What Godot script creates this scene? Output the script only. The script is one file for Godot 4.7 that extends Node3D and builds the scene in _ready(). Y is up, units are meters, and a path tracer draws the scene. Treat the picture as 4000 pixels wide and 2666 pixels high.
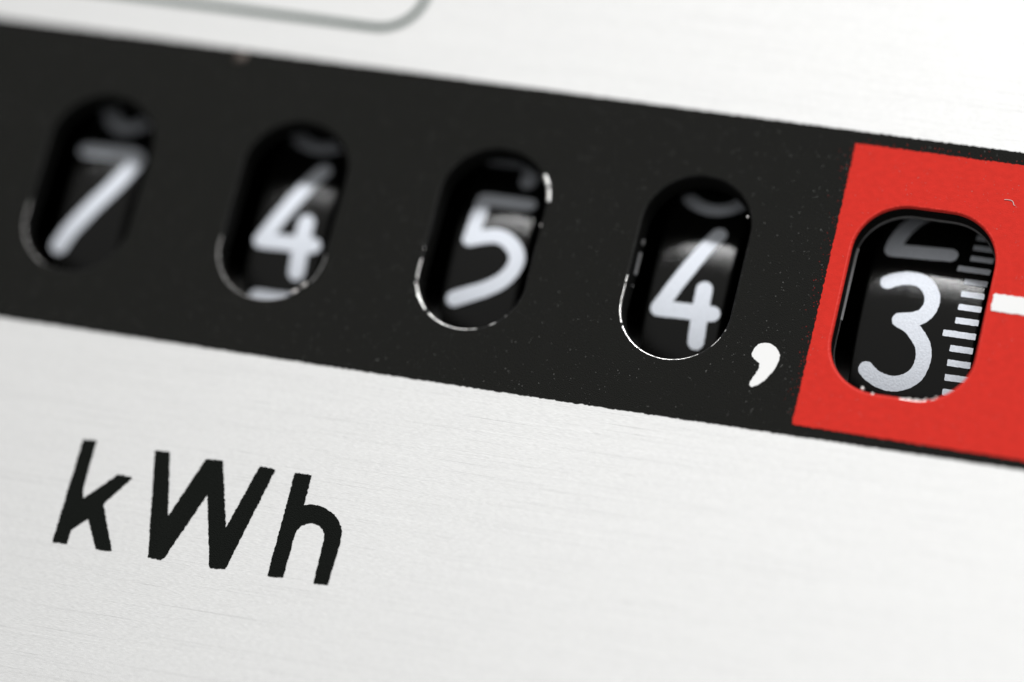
extends Node3D
# Close-up of an electricity meter's roller counter. Everything is measured in millimetres on the
# face plate (x along the counter, y up, z out of the plate) and built at its real size: 1 unit = 1 m.

const MM := 0.001
const U := 100.0                     # polygon work is done in hundredths of a millimetre
const PITCH := 7.0                   # from digit to digit
const DRUM_R := 7.75
const DRUM_Y := 3.0
const DRUM_Z := -9.25                # drum axis: the drums stand 1.5 mm behind the plate's face
const PLATE_T := 0.75
const LAMP := Vector2(0.5, 0.022)     # metres
const ROUND_BLACK := 0.08
const ROUND := 0.1                  # rolled-over edge of the punched windows

var wobble := FastNoiseLite.new()
var rng := RandomNumberGenerator.new()
var mat := {}


func _ready():
	rng.seed = 7
	wobble.seed = 11
	wobble.noise_type = FastNoiseLite.TYPE_SIMPLEX
	wobble.fractal_octaves = 3
	wobble.frequency = 1.0
	camera_and_light()
	make_materials()
	lamp_body()
	housing()
	face_plate()
	drums()
	dust()


func camera_and_light():
	var c := Camera3D.new()
	c.name = "camera"
	add_child(c)
	c.transform = Transform3D(Basis(Vector3(0.95695, 0.22907, -0.17825), Vector3(-0.14042, 0.90284, 0.4064), Vector3(0.25403, -0.36387, 0.89614)).orthonormalized(), Vector3(54.268, -55.815, 135.504) * MM)
	var lens := CameraAttributesPhysical.new()
	lens.frustum_focal_length = 162.0
	lens.frustum_near = 0.01
	lens.frustum_far = 20.0
	lens.frustum_focus_distance = 0.1499
	lens.exposure_aperture = 15.4
	c.attributes = lens
	c.current = true

	var e := Environment.new()
	e.tonemap_mode = Environment.TONE_MAPPER_LINEAR
	e.tonemap_exposure = 1.0
	e.background_mode = Environment.BG_COLOR
	e.background_color = Color(0.665, 0.665, 0.66)      # the pale room round the meter
	e.sdfgi_enabled = true
	e.ssao_enabled = true
	e.ssil_enabled = true
	var w := WorldEnvironment.new()
	w.name = "world"
	w.environment = e
	add_child(w)

	# a long narrow strip lamp above and to the right of the plate: flat across, thin from top to bottom
	var aim := Vector3(15, 2, 0) * MM
	var lamp := Node3D.new()
	lamp.name = "strip_lamp"
	add_child(lamp)
	lamp.look_at_from_position(aim + Vector3(0.07, 0.71, 0.72).normalized() * 0.7, aim, Vector3(0, 0, 1))
	tag(lamp, "long narrow strip lamp standing above the meter, outside the frame", "lamp")
	var light := AreaLight3D.new()
	light.name = "lamp_light"
	light.area_size = Vector2(LAMP.x, LAMP.y)
	light.area_normalize_energy = true
	light.light_energy = 0.66
	light.light_color = Color(1.0, 1.0, 1.0)
	light.area_range = 5.0
	light.shadow_enabled = true
	lamp.add_child(light)
	light.position = Vector3(0, 0, -0.001)


# ---------------------------------------------------------------- materials

func noise_texture(frequency: float, octaves: int, sd: int, normal := false, strength := 1.0, low := 0.0, high := 1.0, size := 1024, kind := FastNoiseLite.TYPE_SIMPLEX_SMOOTH) -> NoiseTexture2D:
	var n := FastNoiseLite.new()
	n.noise_type = kind
	n.seed = sd
	n.frequency = frequency
	n.fractal_octaves = octaves
	var t := NoiseTexture2D.new()
	t.width = size
	t.height = size
	t.seamless = true
	t.noise = n
	t.as_normal_map = normal
	t.bump_strength = strength
	if not normal and (low != 0.0 or high != 1.0):
		var g := Gradient.new()
		g.set_color(0, Color(low, low, low))
		g.set_color(1, Color(high, high, high))
		t.color_ramp = g
	return t


func brushed_streaks() -> ImageTexture:
	# the brushing of the metal: hair lines along the counter and fine grain, 90 x 12 mm
	var w := 1024
	var h := 1024
	var v := PackedFloat32Array()
	v.resize(w * h)
	for k in v.size(): v[k] = 0.95 + 0.05 * (rng.randf() - 0.5)
	for k in 9000:
		var x := rng.randi() % w
		var y := rng.randi() % h
		var n := int(6 + 70 * pow(rng.randf(), 3.0))
		var d := (0.075 if rng.randf() < 0.65 else -0.04) * rng.randf()
		if rng.randf() < 0.03: d *= 2.5
		for i in n:
			v[y * w + (x + i) % w] -= d * sin(PI * (i + 0.5) / n)
	var bytes := PackedByteArray()
	bytes.resize(w * h)
	for k in v.size(): bytes[k] = int(255.0 * clampf(v[k], 0.0, 1.0))
	return ImageTexture.create_from_image(Image.create_from_data(w, h, false, Image.FORMAT_L8, bytes))


func plain(called: String, linear: Color, rough: float, metal := 0.0) -> StandardMaterial3D:
	var m := StandardMaterial3D.new()
	m.resource_name = called
	m.albedo_color = linear.linear_to_srgb()
	m.roughness = rough
	m.metallic = metal
	mat[called] = m
	return m


func make_materials():
	# uv is in millimetres on every mesh, so uv scale is repeats per millimetre
	var m := plain("brushed_aluminium", Color(0.685, 0.685, 0.68), 1.0, 0.75)
	m.albedo_texture = brushed_streaks()
	m.roughness_texture = noise_texture(0.2, 3, 5, false, 1.0, 0.63, 0.67)
	m.normal_enabled = true
	m.normal_texture = noise_texture(0.3, 2, 9, true, 6.0)
	m.normal_scale = 0.016
	m.uv1_scale = Vector3(1.0 / 90.0, 1.0 / 12.0, 1.0)
	m.anisotropy_enabled = true
	m.anisotropy = -0.5

	m = plain("black_ink", Color(0.0066, 0.0068, 0.0058), 0.75)
	m.metallic_specular = 0.22
	m.normal_enabled = true
	m.normal_texture = noise_texture(0.16, 3, 21, true, 7.0)
	m.normal_scale = 0.35
	m.uv1_scale = Vector3(1.0 / 11.0, 1.0 / 9.0, 1.0)

	m = plain("letter_ink", Color(0.0035, 0.0045, 0.0035), 0.75)
	m.metallic_specular = 0.2
	m.normal_enabled = true
	m.normal_texture = mat.black_ink.normal_texture
	m.normal_scale = 0.5
	m.uv1_scale = Vector3(1.0 / 11.0, 1.0 / 9.0, 1.0)

	m = plain("red_ink", Color(0.57, 0.025, 0.016), 0.75)
	m.albedo_texture = noise_texture(0.03, 5, 31, false, 1.0, 0.93, 1.0)
	m.metallic_specular = 0.22
	m.normal_enabled = true
	m.normal_texture = mat.black_ink.normal_texture
	m.normal_scale = 0.1
	m.uv1_scale = Vector3(1.0 / 13.0, 1.0 / 9.0, 1.0)

	m = plain("white_ink", Color(0.71, 0.71, 0.705), 0.7)
	m = plain("green_ink", Color(0.004, 0.03, 0.017), 0.6)

	m = plain("black_rim", Color(0.006, 0.006, 0.0055), 0.45)
	m.metallic_specular = 0.25
	m.normal_enabled = true
	m.normal_texture = noise_texture(0.03, 4, 41, true, 8.0, 0.0, 1.0, 512)
	m.normal_scale = 0.5
	m.uv1_scale = Vector3(0.5, 0.5, 1.0)
	m = plain("red_rim", Color(0.57, 0.025, 0.016), 0.55)
	m.metallic_specular = 0.3
	m.normal_enabled = true
	m.normal_texture = mat.black_rim.normal_texture
	m.normal_scale = 0.4
	m.uv1_scale = Vector3(0.5, 0.5, 1.0)
	m = plain("dark_wall", Color(0.006, 0.006, 0.0055), 0.7)
	m.metallic_specular = 0.15
	m.normal_enabled = true
	m.normal_texture = mat.black_rim.normal_texture
	m.normal_scale = 0.8
	m.uv1_scale = Vector3(0.6, 0.3, 1.0)
	m = plain("bare_metal", Color(0.2, 0.195, 0.19), 0.4, 1.0)
	m.normal_enabled = true
	m.normal_texture = mat.black_rim.normal_texture
	m.normal_scale = 0.9
	m.uv1_scale = Vector3(0.8, 0.8, 1.0)

	m = plain("drum_plastic", Color(0.004, 0.004, 0.0037), 1.0)
	m.metallic_specular = 0.4
	m.roughness_texture = noise_texture(0.05, 4, 51, false, 1.0, 0.07, 0.14, 512)
	m.normal_enabled = true
	m.normal_texture = noise_texture(0.2, 3, 53, true, 5.0)
	m.normal_scale = 0.09
	m.uv1_scale = Vector3(1.0 / 3.0, 1.0 / 7.0, 1.0)
	m = plain("drum_white", Color(0.73, 0.765, 0.83), 0.6)
	m.metallic_specular = 0.3
	m.albedo_texture = noise_texture(0.07, 5, 61, false, 1.0, 0.92, 1.0, 512)
	m.normal_enabled = true
	m.normal_texture = noise_texture(0.1, 4, 63, true, 4.0, 0.0, 1.0, 512)
	m.normal_scale = 0.2
	m.uv1_scale = Vector3(1.0 / 5.0, 1.0 / 5.0, 1.0)

	plain("housing_plastic", Color(0.012, 0.012, 0.012), 0.6)
	m = plain("lamp_glow", Color(0.8, 0.8, 0.8), 0.8)
	m.emission_enabled = true
	m.emission = Color(1, 1, 1)
	m.emission_energy_multiplier = 1.0
	plain("steel", Color(0.45, 0.45, 0.45), 0.4, 1.0)
	m = plain("worn_glint_metal", Color(0.75, 0.74, 0.73), 0.3, 0.9)
	m.normal_enabled = true
	m.normal_texture = mat.black_rim.normal_texture
	m.normal_scale = 0.45
	m.uv1_scale = Vector3(1.6, 1.6, 1.0)
	plain("glint_burr_metal", Color(0.85, 0.82, 0.80), 0.35, 0.4)
	plain("dust_grey", Color(0.24, 0.24, 0.23), 0.7)
	plain("lint_white", Color(0.6, 0.56, 0.54), 0.7)
	plain("chip_brown", Color(0.09, 0.07, 0.06), 0.6)


# ---------------------------------------------------------------- building helpers

func tag(o: Node, label: String, category := "", group := "", kind := "") -> Node:
	if label: o.set_meta("label", label)
	if category: o.set_meta("category", category)
	if group: o.set_meta("group", group)
	if kind: o.set_meta("kind", kind)
	return o


func thing(called: String, at: Vector3, label: String, category: String, group := "") -> Node3D:
	var o := Node3D.new()
	o.name = called
	add_child(o, true)
	o.position = at * MM
	tag(o, label, category, group)
	return o


func begin() -> SurfaceTool:
	var st := SurfaceTool.new()
	st.begin(Mesh.PRIMITIVE_TRIANGLES)
	return st


func part(called: String, st: SurfaceTool, m: String, parent: Node, label := "") -> MeshInstance3D:
	st.index()
	st.generate_tangents()
	var o := MeshInstance3D.new()
	o.name = called
	o.mesh = st.commit()
	o.mesh.surface_set_material(0, mat[m])
	parent.add_child(o, true)
	if label: o.set_meta("label", label)
	return o


func corner(st: SurfaceTool, p: Vector3, n: Vector3, uv: Vector2):
	st.set_normal(n)
	st.set_uv(uv)
	st.add_vertex(p * MM)


func tri(st: SurfaceTool, p: Array, n: Array, uv: Array):
	var face: Vector3 = (p[1] - p[0]).cross(p[2] - p[0])
	var flip: bool = face.dot(n[0] + n[1] + n[2]) > 0.0     # clockwise seen from the front
	for k in ([0, 2, 1] if flip else [0, 1, 2]):
		corner(st, p[k], n[k], uv[k])


func quad(st: SurfaceTool, p: Array, n: Array, uv: Array):
	tri(st, [p[0], p[1], p[2]], [n[0], n[1], n[2]], [uv[0], uv[1], uv[2]])
	tri(st, [p[0], p[2], p[3]], [n[0], n[2], n[3]], [uv[0], uv[2], uv[3]])


func scaled(a: PackedVector2Array, by: float) -> PackedVector2Array:
	var out := PackedVector2Array()
	for p in a: out.append(p * by)
	return out


func pts(flat: Array) -> PackedVector2Array:
	var out := PackedVector2Array()
	for k in range(0, flat.size(), 2): out.append(Vector2(flat[k], flat[k + 1]))
	return out


func rect(x0: float, y0: float, x1: float, y1: float) -> PackedVector2Array:
	return PackedVector2Array([Vector2(x0, y0), Vector2(x1, y0), Vector2(x1, y1), Vector2(x0, y1)])


func rounded_rect(c: Vector2, half: Vector2, r: float, n := 18) -> PackedVector2Array:
	var out := PackedVector2Array()
	var signs := [Vector2(1, 1), Vector2(-1, 1), Vector2(-1, -1), Vector2(1, -1)]
	for q in 4:
		for k in n + 1:
			var a := (q + k / float(n)) * PI / 2
			var p: Vector2 = c + signs[q] * (half - Vector2(r, r)) + r * Vector2(cos(a), sin(a))
			if out.is_empty() or out[-1].distance_to(p) > 0.01: out.append(p)
	if out[0].distance_to(out[-1]) < 0.01: out.remove_at(out.size() - 1)
	return out


func grown(a: PackedVector2Array, by: float) -> PackedVector2Array:
	# moved out along its own normals (the outlines are smooth and convex)
	var out := PackedVector2Array()
	for k in a.size():
		var d := (a[(k + 1) % a.size()] - a[k - 1]).normalized()
		out.append(a[k] + Vector2(d.y, -d.x) * by)
	return out


func fattened(a: PackedVector2Array, by: float) -> PackedVector2Array:
	return scaled(Geometry2D.offset_polygon(scaled(ccw(a), U), by * U, Geometry2D.JOIN_ROUND)[0], 1.0 / U)


func finer(a: PackedVector2Array, step: float) -> PackedVector2Array:
	return inked(a, 0.0, step)


func inked(a: PackedVector2Array, amount: float, step := 0.06, per_mm := 4.0) -> PackedVector2Array:
	# the slightly ragged outline of screen print
	var out := PackedVector2Array()
	for k in a.size():
		var p := a[k]
		var q := a[(k + 1) % a.size()]
		var n := maxi(1, int(p.distance_to(q) / step))
		for i in n:
			var s := p.lerp(q, i / float(n))
			var v := s * per_mm
			var d := Vector2(wobble.get_noise_2d(v.x, v.y), wobble.get_noise_2d(v.x + 91.0, v.y + 37.0))
			out.append(s + d * amount * 1.6)
	return out


func stroke(line: PackedVector2Array, width: float) -> Array:
	# outlines (and holes) of a round-ended pen stroke
	return scale_all(Geometry2D.offset_polyline(scaled(line, U), width / 2 * U, Geometry2D.JOIN_ROUND, Geometry2D.END_ROUND), 1.0 / U)


func scale_all(a: Array, by: float) -> Array:
	var out := []
	for p in a: out.append(scaled(p, by))
	return out


func smooth_line(a: PackedVector2Array, n := 6) -> PackedVector2Array:
	var out := PackedVector2Array()
	for k in a.size() - 1:
		for i in n:
			out.append(a[k].cubic_interpolate(a[k + 1], a[maxi(k - 1, 0)], a[mini(k + 2, a.size() - 1)], i / float(n)))
	out.append(a[-1])
	return out


func merged(strokes: Array) -> Array:
	# [outer outlines, holes]
	var all: Array = scale_all(strokes[0], U)
	for k in range(1, strokes.size()):
		for s in scale_all(strokes[k], U):
			var next := []
			var cur: PackedVector2Array = s
			var holes := []
			for a in all:
				if Geometry2D.is_polygon_clockwise(a):
					holes.append(a)
					continue
				var m := Geometry2D.merge_polygons(a, cur)
				var outers := m.filter(func(p): return not Geometry2D.is_polygon_clockwise(p))
				holes.append_array(m.filter(func(p): return Geometry2D.is_polygon_clockwise(p)))
				if outers.size() == 1: cur = outers[0]
				else: next.append(a)
			all = [cur] + next + holes
	var o := []
	var h := []
	for a in all: (h if Geometry2D.is_polygon_clockwise(a) else o).append(scaled(a, 1.0 / U))
	return [o, h]


func ccw(a: PackedVector2Array) -> PackedVector2Array:
	if Geometry2D.is_polygon_clockwise(a):
		a = a.duplicate()
		a.reverse()
	return a


func on_plate(p: Vector2, h: float) -> Array:
	return [Vector3(p.x, p.y, h), Vector3(0, 0, 1), Vector3(1, 0, 0), Vector3(0, 1, 0)]


func on_drum(p: Vector2, h: float) -> Array:
	var a := p.y / DRUM_R
	return [Vector3(p.x, sin(a) * (DRUM_R + h), cos(a) * (DRUM_R + h)), Vector3(0, sin(a), cos(a)), Vector3(1, 0, 0), Vector3(0, cos(a), -sin(a))]


func sheet(st: SurfaceTool, outers: Array, holes: Array, top: float, bottom: float, place: Callable, step: float, along := 0, hole_walls := true):
	# a thin layer with the given outlines: its face, cut into slices, and its edges
	for outer in outers:
		var o := scaled(ccw(outer), U)
		var lo := 1e9
		var hi := -1e9
		for p in o:
			lo = minf(lo, p[along])
			hi = maxf(hi, p[along])
		var n := int(ceil((hi - lo) / (step * U)))
		for k in n:
			var a := lo + (hi - lo) * k / n
			var b := lo + (hi - lo) * (k + 1) / n
			var bar := rect(a, -1e4, b, 1e4) if along == 0 else rect(-1e4, a, 1e4, b)
			var pieces: Array = Geometry2D.intersect_polygons(o, bar)
			for h in holes:
				var next := []
				for piece in pieces:
					next.append_array(Geometry2D.clip_polygons(piece, ccw(scaled(h, U))))
				pieces = next
			for piece in pieces:
				var ix := Geometry2D.triangulate_polygon(piece)
				for t in range(0, ix.size(), 3):
					var p := []
					var nn := []
					var uv := []
					for i in 3:
						var q: Vector2 = piece[ix[t + i]] / U
						var w: Array = place.call(q, top)
						p.append(w[0])
						nn.append(w[1])
						uv.append(q)
					tri(st, p, nn, uv)
	if top <= bottom: return
	for loop in outers + (holes if hole_walls else []):
		var sgn := -1.0 if loop in holes else 1.0
		var c := ccw(loop)
		for k in c.size():
			var p0 := c[k]
			var p1 := c[(k + 1) % c.size()]
			var d := (p1 - p0).normalized() * sgn
			var w0: Array = place.call(p0, top)
			var w1: Array = place.call(p1, top)
			var nn: Vector3 = w0[2] * d.y - w0[3] * d.x
			quad(st, [w0[0], w1[0], place.call(p1, bottom)[0], place.call(p0, bottom)[0]], [nn, nn, nn, nn], [p0, p1, p1, p0])


func sweep(st: SurfaceTool, outline: PackedVector2Array, profile: Array, keep = null):
	# profile: [outward offset, height] pairs from the plate's face down into the window
	var rings := []
	for pr in profile: rings.append(grown(outline, pr[0]))
	var n := outline.size()
	var run := 0.0
	for k in n:
		var j := (k + 1) % n
		var d0 := (outline[j] - outline[k - 1]).normalized()
		var d1 := (outline[(j + 1) % n] - outline[k]).normalized()
		var in0 := -Vector3(d0.y, -d0.x, 0)
		var in1 := -Vector3(d1.y, -d1.x, 0)
		var next := run + outline[k].distance_to(outline[j])
		if keep != null and not keep.call(outline[k]):
			run = next
			continue
		for i in profile.size() - 1:
			var quads := [[k, i, in0, run], [j, i, in1, next], [j, i + 1, in1, next], [k, i + 1, in0, run]]
			var p := []
			var nn := []
			var uv := []
			for q in quads:
				var r: PackedVector2Array = rings[q[1]]
				p.append(Vector3(r[q[0]].x, r[q[0]].y, profile[q[1]][1]))
				var lo := maxi(q[1] - 1, 0)
				var hi := mini(q[1] + 1, profile.size() - 1)
				var dz: float = profile[hi][1] - profile[lo][1]
				var de: float = profile[hi][0] - profile[lo][0]
				nn.append((Vector3(0, 0, -de) + q[2] * -dz).normalized())
				uv.append(Vector2(q[3], profile[q[1]][1]))
			quad(st, p, nn, uv)
		run = next


func box(st: SurfaceTool, a: Vector3, b: Vector3):
	for axis in 3:
		for side in 2:
			var n := Vector3.ZERO
			n[axis] = side * 2 - 1
			var u := (axis + 1) % 3
			var v := (axis + 2) % 3
			var p := []
			var uv := []
			for k in [[0, 0], [1, 0], [1, 1], [0, 1]]:
				var q := Vector3.ZERO
				q[axis] = b[axis] if side else a[axis]
				q[u] = b[u] if k[0] else a[u]
				q[v] = b[v] if k[1] else a[v]
				p.append(q)
				uv.append(Vector2(q[u], q[v]))
			quad(st, p, [n, n, n, n], uv)


func lathe_x(st: SurfaceTool, profile: Array, n := 160):
	# profile: [x, radius] pairs turned round the x axis, each stretch with normals of its own
	for i in profile.size() - 1:
		var d := Vector2(profile[i + 1][0] - profile[i][0], profile[i + 1][1] - profile[i][1]).normalized()
		for k in n:
			var p := []
			var nn := []
			var uv := []
			for q in [[k, i], [k + 1, i], [k + 1, i + 1], [k, i + 1]]:
				var a: float = TAU * q[0] / n
				var pr: Array = profile[q[1]]
				p.append(Vector3(pr[0], sin(a) * pr[1], cos(a) * pr[1]))
				nn.append(Vector3(-d.y, sin(a) * d.x, cos(a) * d.x).normalized())
				uv.append(Vector2(pr[0] + pr[1] * 0.3, a * DRUM_R))
			quad(st, p, nn, uv)


func blob(st: SurfaceTool, c: Vector3, size: Vector3, turn := 0.0, sd := 0):
	# a small lumpy chip
	var rows := 5
	var cols := 8
	var at := func(i: int, k: int) -> Vector3:
		var t := PI * i / rows
		var f := TAU * (k % cols) / cols
		var v := Vector3(sin(t) * cos(f), sin(t) * sin(f), cos(t))
		v *= 1.0 + 0.55 * wobble.get_noise_3d(v.x * 1.3 + sd * 7.1, v.y * 1.3, v.z * 1.3)
		return c + (v * size).rotated(Vector3(0, 0, 1), turn)
	for i in rows:
		for k in cols:
			var p := [at.call(i, k), at.call(i, k + 1), at.call(i + 1, k + 1), at.call(i + 1, k)]
			var nn := []
			for q in p: nn.append(((q - c).rotated(Vector3(0, 0, 1), -turn) / size).rotated(Vector3(0, 0, 1), turn).normalized())
			quad(st, p, nn, [Vector2(k, i) * 0.02, Vector2(k + 1, i) * 0.02, Vector2(k + 1, i + 1) * 0.02, Vector2(k, i + 1) * 0.02])


# ---------------------------------------------------------------- the lamp

func lamp_body():
	var o := get_node("strip_lamp")
	var h := LAMP / MM / 2
	var st := begin()
	box(st, Vector3(-h.x, -h.y, 0.1), Vector3(h.x, h.y, 2.0))
	part("lamp_panel", st, "lamp_glow", o)
	st = begin()
	box(st, Vector3(-h.x - 8, -h.y - 8, 2.2), Vector3(h.x + 8, h.y + 8, 40.0))
	part("lamp_case", st, "housing_plastic", o)


# ---------------------------------------------------------------- the meter

func housing():
	var o := thing("meter_housing", Vector3(17, 0, -24), "dark plastic housing behind the pale counter plate, seen black through its windows", "housing")
	var x0 := -33.0
	var x1 := 33.0
	var y := 26.0
	var front := 24.0 - PLATE_T - 0.05
	var st := begin()
	box(st, Vector3(x0, -y, -1.5), Vector3(x1, y, 0))
	part("back_wall", st, "housing_plastic", o)
	for s in [-1.0, 1.0]:
		st = begin()
		box(st, Vector3(x0 if s < 0 else x1 - 1.5, -y, 0.01), Vector3(x0 + 1.5 if s < 0 else x1, y, front))
		part("side_wall", st, "housing_plastic", o)
		st = begin()
		box(st, Vector3(x0 + 1.51, y - 1.5 if s > 0 else -y, 0.01), Vector3(x1 - 1.51, y if s > 0 else -y + 1.5, front))
		part("top_wall" if s > 0 else "bottom_wall", st, "housing_plastic", o)
	st = begin()
	lathe_x(st, [[x0 + 1.6, 0.0], [x0 + 1.6, 1.2], [x1 - 1.6, 1.2], [x1 - 1.6, 0.0]], 32)
	var axle := part("drum_axle", st, "steel", o)
	axle.position = Vector3(0, DRUM_Y, DRUM_Z + 24.0) * MM


func windows() -> Array:
	var out := []
	for k in 4: out.append(rounded_rect(Vector2(k * PITCH, 2.705), Vector2(1.824, 3.304), 1.823))
	out.append(rounded_rect(Vector2(28.636, 2.567), Vector2(2.361, 3.337), 1.728))
	return out


func face_plate():
	var o := thing("meter_face_plate", Vector3.ZERO, "brushed pale metal meter plate with printed black band, red field and kWh lettering", "meter plate")
	var win := windows()
	var holes := []
	for k in 5: holes.append(grown(win[k], ROUND if k == 4 else ROUND_BLACK))
	var st := begin()
	sheet(st, [rounded_rect(Vector2(17, 0), Vector2(33, 26), 2.0)], holes, 0.0, -PLATE_T, on_plate, 1.5, 0, false)
	part("plate_sheet", st, "brushed_aluminium", o)

	st = begin()
	sheet(st, [inked(rect(-15.2, -2.628, 49.2, 8.406), 0.019, 0.05, 5.0)], holes, 0.02, 0.0, on_plate, 1.5, 0, false)
	part("black_band", st, "black_ink", o, "black printed band across the plate behind the counter windows")

	st = begin()
	sheet(st, [inked(pts([25.629, -2.255, 47.0, -2.44, 47.0, 7.932, 25.629, 7.932]), 0.02, 0.05, 5.0)], [holes[4]], 0.04, 0.02, on_plate, 1.5, 0, false)
	part("red_field", st, "red_ink", o, "red printed field round the rightmost window")

	for k in 5:
		var red := k == 4
		var top := 0.04 if red else 0.02
		var curl := ROUND if red else ROUND_BLACK
		var profile := []
		for i in 9:
			var a := i / 8.0 * PI / 2
			profile.append([curl * (1.0 - sin(a)), top - curl * 1.1 * (1.0 - cos(a))])
		st = begin()
		sweep(st, win[k], profile)
		var rim := part("window_rim", st, "red_rim" if red else "black_rim", o, "red rolled edge of the rightmost window" if red else "")
		st = begin()
		sweep(st, win[k], [[0.0, top - curl * 1.1], [0.0, -0.35], [-0.012, -0.62]])
		part("window_wall", st, "dark_wall", rim)
		st = begin()
		sweep(st, win[k], [[-0.012, -0.62], [-0.05, -0.68], [-0.04, -0.74], [0.03, -PLATE_T - 0.01]])
		part("bare_edge", st, "bare_metal" if red else "dark_wall", rim)

	# worn-ink metal strips, kept to the arcs where glints are put in: [window, from degree, to degree, how much, where across the edge]
	var edges := [[0, 208.0, 258.0, 0.6, 3], [1, 215.0, 285.0, 0.6, 3], [1, 298.0, 322.0, 0.1, 0], [2, 198.0, 208.0, -0.1, 0], [2, 210.0, 278.0, 0.5, 0], [2, 278.0, 300.0, -0.1, 0], [3, 185.0, 208.0, -0.1, 0], [3, 206.0, 286.0, 0.6, 0], [3, 286.0, 312.0, 0.05, 0], [3, 150.0, 200.0, -0.05, 1], [4, 140.0, 196.0, 0.8, 1], [4, 274.0, 293.0, 0.3, 0], [2, 42.0, 50.0, 1.0, 2], [2, 52.0, 59.0, 1.0, 2]]
	for b in edges:
		var w: int = b[0]
		var mid := Vector2(w * PITCH, 2.705) if w < 4 else Vector2(28.636, 2.567)
		var cut := func(p: Vector2) -> bool:
			var a := fposmod(rad_to_deg((p - mid).angle()), 360.0)
			return a > b[1] and a < b[2] and wobble.get_noise_2d(p.x * 1.7 + b[4] * 50.0, p.y * 1.7) > -b[3]
		var top := 0.04 if w == 4 else 0.02
		var curl := ROUND if w == 4 else ROUND_BLACK
		var profile := []
		if b[4] == 0 or b[4] == 3:
			for i in 6:
				var a := (0.14 + 0.32 * i / 5.0) * PI / 2
				profile.append([curl * (1.0 - sin(a)) - 0.004, top + 0.004 - curl * 1.1 * (1.0 - cos(a))])
		else:
			profile = [[-0.004, -0.45], [-0.012, -0.62], [-0.075, -0.655], [-0.08, -0.7], [-0.046, -0.745]]
		if b[4] == 2: profile = [[0.12, top + 0.001], [0.1, top + 0.006], [0.03, top + 0.004], [0.0, top - 0.03], [-0.006, top - 0.09]]
		st = begin()
		sweep(st, finer(win[w], 0.025), profile, cut)
		part("worn_glint_edge", st, "bare_metal" if b[4] == 3 else "worn_glint_metal", o)

	# writing
	st = begin()
	sheet(st, [inked(pts([24.03, 0.38, 24.16, 0.415, 24.28, 0.41, 24.38, 0.40, 24.47, 0.36, 24.56, 0.31, 24.62, 0.24, 24.69, 0.16, 24.73, 0.06, 24.745, -0.05, 24.73, -0.17, 24.71, -0.3, 24.68, -0.44, 24.62, -0.56, 24.54, -0.68, 24.45, -0.86, 24.28, -1.03, 24.12, -1.16, 24.07, -1.18, 24.03, -1.17, 23.985, -1.14, 23.96, -1.1, 23.965, -1.03, 23.99, -0.94, 24.08, -0.7, 24.13, -0.58, 24.155, -0.48, 24.16, -0.40, 24.14, -0.34, 24.08, -0.29, 23.96, -0.21, 23.89, -0.16, 23.85, -0.11, 23.825, -0.06, 23.82, 0.0, 23.825, 0.08, 23.85, 0.16, 23.88, 0.23, 23.93, 0.28, 23.97, 0.34]), 0.014, 0.03, 8.0)], [], 0.04, 0.02, on_plate, 0.5)
	part("comma", st, "white_ink", o, "white printed decimal comma between the last two windows")
	st = begin()
	sheet(st, [inked(rounded_rect(Vector2(33.2, 2.96), Vector2(2.03, 0.31), 0.07, 4), 0.014, 0.05, 5.0)], [], 0.06, 0.04, on_plate, 0.5)
	part("index_mark", st, "white_ink", o, "white index dash right of the rightmost window")

	var w := 0.48
	for glyph in [
		["black printed letter k", [[2.4, -6.54, 2.83, -6.5, 2.83, -8.2, 2.94, -8.6, 3.92, -7.55, 4.38, -7.58, 3.66, -8.62, 4.38, -10.17, 3.87, -10.18, 3.32, -9.16, 2.83, -9.68, 2.82, -10.17, 2.36, -10.18]]],
		["black printed letter W", [[4.95, -6.53, 5.42, -6.5, 5.97, -8.8, 6.72, -6.56, 7.27, -6.5, 8.01, -8.86, 8.6, -6.5, 9.1, -6.53, 8.34, -10.15, 7.84, -10.19, 7.09, -7.64, 6.21, -10.12, 6.12, -10.19, 5.71, -10.17]]],
		["black printed letter h", [[9.83, -6.54, 10.36, -6.53, 10.37, -7.62, 10.6, -7.55, 10.85, -7.54, 11.15, -7.6, 11.42, -7.73, 11.63, -7.9, 11.78, -8.1, 11.86, -8.32, 11.89, -8.6, 11.85, -10.13, 11.41, -10.15, 11.38, -8.6, 11.33, -8.42, 11.24, -8.28, 11.1, -8.17, 10.93, -8.11, 10.77, -8.12, 10.6, -8.18, 10.45, -8.29, 10.36, -8.42, 10.32, -8.62, 10.32, -10.12, 9.84, -10.15]]],
	]:
		st = begin()
		sheet(st, [inked(fattened(pts(glyph[1][0]), 0.025), 0.015, 0.04, 6.0)], [], 0.025, 0.0, on_plate, 0.5)
		part("letter", st, "letter_ink", o, glyph[0])

	# the corner of a printed green frame above the band
	st = begin()
	var f_out := rounded_rect(Vector2(-1.0, 16.0), Vector2(11.05, 6.23), 1.65)
	var f_in := rounded_rect(Vector2(-1.0, 16.0), Vector2(10.79, 5.97), 1.39)
	sheet(st, [f_out], [f_in], 0.02, 0.0, on_plate, 1.0)
	part("frame_line", st, "green_ink", o, "thin green printed frame line with a round corner above the band")

	# bare spot at the band's upper edge, pale lumps for chips and painted glints
	st = begin()
	blob(st, Vector3(4.04, 8.12, 0.02), Vector3(0.26, 0.2, 0.02), 0.4, 1)
	part("paint_chip", st, "chip_brown", o, "small brownish chip at the band's upper edge")
	var n := 2
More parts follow.
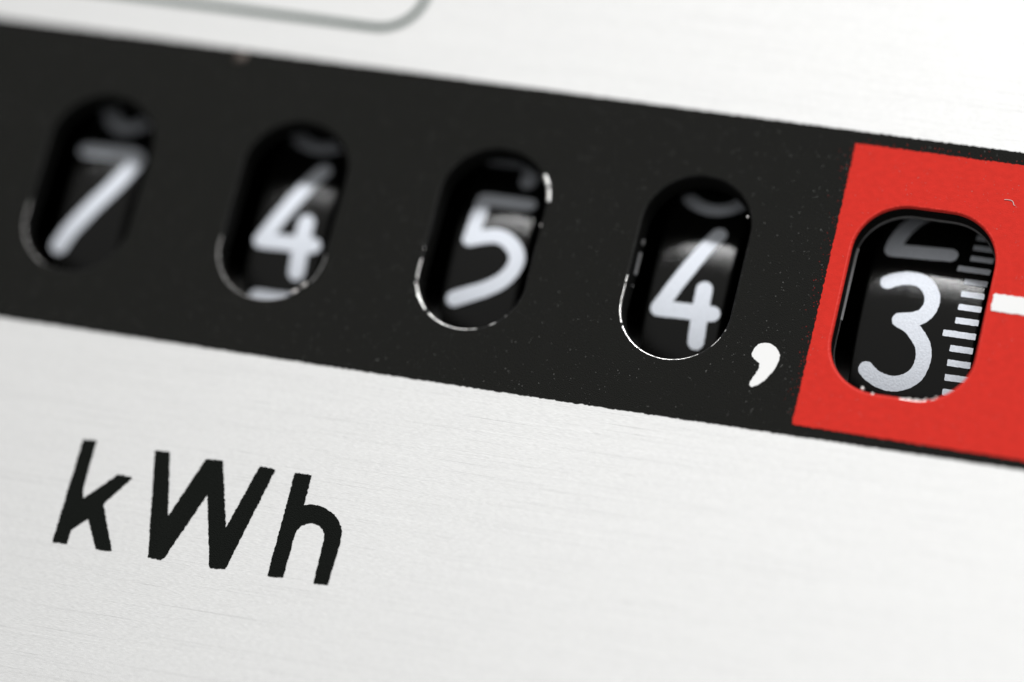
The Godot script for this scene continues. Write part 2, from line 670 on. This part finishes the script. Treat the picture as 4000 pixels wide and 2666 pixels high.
	for b in [[15.88, 4.45, 0.03, 0.06, 0.0], [12.15, 0.75, 0.035, 0.06, 0.1], [12.33, 0.32, 0.035, 0.05, 0.3], [8.4, 0.12, 0.05, 0.14, -0.75], [8.12, -0.17, 0.05, 0.14, -0.95], [27.62, -0.66, 0.06, 0.075, 0.5], [27.98, -0.8, 0.05, 0.06, 0.2], [29.2, -0.78, 0.035, 0.07, 1.5], [29.42, -0.78, 0.03, 0.07, 1.5], [29.72, -0.71, 0.03, 0.05, 1.5], [30.05, -0.6, 0.025, 0.05, 1.3], [22.63, 4.78, 0.03, 0.05, 0.3], [15.84, 3.45, 0.025, 0.05, 0.0]]:
		st = begin()
		blob(st, Vector3(b[0], b[1], 0.0), Vector3(b[2], b[3], 0.035), b[4], n)
		part("glint_burr", st, "glint_burr_metal", o)
		n += 1

	# red overspray beside the red field
	var spray := begin()
	for k in 150:
		var p := Vector2(25.629 - absf(rng.randfn(0.0, 0.2)) - 0.03, rng.randf_range(-2.0, 7.9)) if k < 90 else Vector2(rng.randf_range(25.7, 34.0), 7.96 + absf(rng.randfn(0.0, 0.14)))
		if p.y > 8.33: continue
		blob(spray, Vector3(p.x, p.y, 0.02), Vector3.ONE * rng.randf_range(0.006, 0.016) * Vector3(1, 1, 0.4), 0.0, k)
	var sp := part("red_overspray", spray, "red_ink", o)
	sp.set_meta("kind", "stuff")


# ---------------------------------------------------------------- number drums

func glyph(d: int) -> Array:
	var w := 0.56
	var lines := []
	match d:
		2:
			lines = [[smooth_line(pts([-0.85, 1.35, -0.55, 1.72, 0.0, 1.86, 0.5, 1.68, 0.76, 1.2, 0.62, 0.72, 0.2, 0.22, -0.3, -0.3, -0.58, -0.86, -0.79, -1.5, -0.85, -1.96])), 0.54], [pts([-0.85, -1.98, 1.06, -1.86]), 0.54]]
		3:
			lines = [[smooth_line(pts([-0.72, 1.59, -0.45, 1.74, -0.08, 1.85, 0.32, 1.82, 0.63, 1.62, 0.83, 1.28, 0.85, 0.93, 0.71, 0.61, 0.41, 0.40, -0.06, 0.30])), 0.51], [smooth_line(pts([-0.06, 0.30, 0.32, 0.13, 0.65, -0.18, 0.86, -0.47, 0.94, -0.76, 0.93, -1.06, 0.82, -1.4, 0.59, -1.65, 0.27, -1.8, -0.06, -1.84, -0.42, -1.77, -0.71, -1.62, -0.86, -1.49])), 0.51]]
		4:
			lines = [[pts([0.48, 1.97, 0.12, 1.26, -0.26, 0.43, -0.93, -1.01]), 0.54], [pts([-0.93, -1.01, 0.9, -0.95]), 0.54], [pts([0.46, -0.15, 0.52, -1.94]), 0.56]]
		5:
			lines = [[pts([0.83, 1.93, -0.71, 1.9, -0.79, 0.28]), 0.51], [smooth_line(pts([-0.79, 0.28, -0.02, 0.52, 0.53, 0.38, 0.93, -0.09, 0.91, -0.58, 0.61, -1.05, 0.12, -1.4, -0.4, -1.65, -0.89, -1.88])), 0.53]]
		6:
			lines = [[smooth_line(pts([0.55, 1.86, -0.05, 1.05, -0.6, 0.15, -0.84, -0.75, -0.6, -1.5, 0.0, -1.84, 0.6, -1.5, 0.82, -0.8, 0.55, -0.15, 0.0, 0.12, -0.55, -0.12, -0.82, -0.6])), 0.54]]
		7:
			lines = [[pts([-0.98, 1.8, 0.3, 1.86]), 0.52], [smooth_line(pts([0.3, 1.86, 0.87, 1.72, 0.49, 0.69, -0.24, -0.49, -0.75, -1.32, -1.01, -1.87])), 0.55]]
		8:
			lines = [[smooth_line(pts([0.0, 0.15, 0.62, 0.55, 0.7, 1.25, 0.0, 1.84, -0.7, 1.25, -0.62, 0.55, 0.0, 0.15, 0.75, -0.35, 0.85, -1.15, 0.0, -1.84, -0.85, -1.15, -0.75, -0.35, 0.0, 0.15])), 0.52]]
	var strokes := []
	for l in lines: strokes.append(stroke(l[0], l[1]))
	var m := merged(strokes)
	for part_list in m:
		for i in part_list.size(): part_list[i] = inked(part_list[i], 0.008, 0.04, 7.0)
	return m


func drum(digit: int, at_x: float, half: float, phase: float, dx: float, label: String, group: String) -> Node3D:
	var o := thing("number_drum", Vector3(at_x, DRUM_Y, DRUM_Z), label, "number drum", group)
	o.rotation.x = -phase / DRUM_R
	var st := begin()
	var c := 0.07
	lathe_x(st, [[-half, 1.25], [-half, DRUM_R - c], [-half + c * 0.3, DRUM_R - c * 0.3], [-half + c, DRUM_R], [half - c, DRUM_R], [half - c * 0.3, DRUM_R - c * 0.3], [half, DRUM_R - c], [half, 1.25]], 360)
	part("drum_body", st, "drum_plastic", o)
	var step := TAU * DRUM_R / 10.0
	for k in [0, 1, -1]:
		var d := posmod(digit - k, 10)
		var g := glyph(d)
		var place := func(p: Vector2, h: float) -> Array: return on_drum(p + Vector2(dx, step * k), h)
		st = begin()
		sheet(st, g[0], g[1], 0.018, -0.02, place, 0.15, 1)
		part("digit", st, "drum_white", o, "white digit %d on the black drum" % d)
	return o


func drums():
	var g := "number drums in a row behind the plate"
	drum(7, -0.1, 1.13, -0.17, 0.0, "black number drum showing a white 7 in the leftmost window", g)
	drum(4, 6.9, 1.24, 0.16, 0.02, "black number drum showing a white 4 between the 7 and the 5", g)
	drum(5, 13.9, 1.26, -0.02, 0.04, "black number drum showing a white 5 in the middle window", g)
	drum(4, 20.89, 1.3, -0.22, 0.06, "black number drum showing a white 4 just left of the comma", g)
	var o := drum(3, 28.665, 1.965, -0.76, -0.565, "wider black number drum showing a white 3 with tick marks in red field", g)
	var step := TAU * DRUM_R / 100.0
	for k in range(-8, 15):
		var long: bool = posmod(k, 5) == 0
		var s := 0.08 + k * step
		var shape := rounded_rect(Vector2((0.86 + 1.95 if long else 1.18 + 1.95) / 2, s), Vector2((1.95 - 0.86) / 2 if long else (1.95 - 1.18) / 2, 0.108), 0.03, 3)
		var st := begin()
		sheet(st, [inked(shape, 0.007, 0.04, 9.0)], [], 0.018, -0.02, on_drum, 0.12, 1)
		part("tick_mark", st, "drum_white", o)


# ---------------------------------------------------------------- dust and lint

func dust():
	var st := begin()
	blob(st, Vector3.ZERO, Vector3(1, 1, 0.5), 0.0, 5)
	st.index()
	var mesh := st.commit()
	mesh.surface_set_material(0, mat.dust_grey)
	var mm := MultiMesh.new()
	mm.transform_format = MultiMesh.TRANSFORM_3D
	mm.mesh = mesh
	var spots := []
	var win := windows()
	for w in 5: win[w] = grown(win[w], 0.2)
	while spots.size() < 5000:
		var p := Vector2(rng.randf_range(-7.0, 38.0), rng.randf_range(-2.6, 8.3))
		var clear := true
		for w in win: clear = clear and not Geometry2D.is_point_in_polygon(p, w)
		if not clear: continue
		var r := 0.004 + 0.011 * pow(rng.randf(), 4.0)
		spots.append(Transform3D(Basis(Vector3(0, 0, 1), rng.randf() * TAU).scaled(Vector3(r, r * rng.randf_range(0.6, 1.0), r * 0.5)), Vector3(p.x, p.y, 0.045 if p.x > 25.7 and p.y > -2.3 and p.y < 7.9 else 0.024) * MM))
	mm.instance_count = spots.size()
	for k in spots.size(): mm.set_instance_transform(k, spots[k])
	var o := MultiMeshInstance3D.new()
	o.name = "dust"
	o.multimesh = mm
	add_child(o, true)
	tag(o, "fine pale dust specks scattered over the black band and red field", "dust", "", "stuff")

	# a curled fibre lying on the red field
	st = begin()
	var path := smooth_line(pts([30.86, 6.62, 30.98, 6.63, 31.1, 6.62, 31.17, 6.56, 31.2, 6.48, 31.25, 6.46]), 5)
	for k in path.size() - 1:
		for i in 6:
			var p := []
			var nn := []
			for q in [[k, i], [k + 1, i], [k + 1, i + 1], [k, i + 1]]:
				var d := (path[mini(q[0] + 1, path.size() - 1)] - path[maxi(q[0] - 1, 0)]).normalized()
				var a: float = TAU * q[1] / 6
				var n := Vector3(-d.y * cos(a), d.x * cos(a), sin(a))
				nn.append(n)
				p.append(Vector3(path[q[0]].x - 31.0, path[q[0]].y - 6.55, 0.015) + n * 0.011)
			quad(st, p, nn, [Vector2.ZERO, Vector2(0, 0.1), Vector2(0.1, 0.1), Vector2(0.1, 0)])
	var lint := part("lint_fibre", st, "lint_white", self)
	lint.position = Vector3(31.0, 6.55, 0.04) * MM
	tag(lint, "tiny curled pale fibre lying on the red field near the right edge", "fibre")
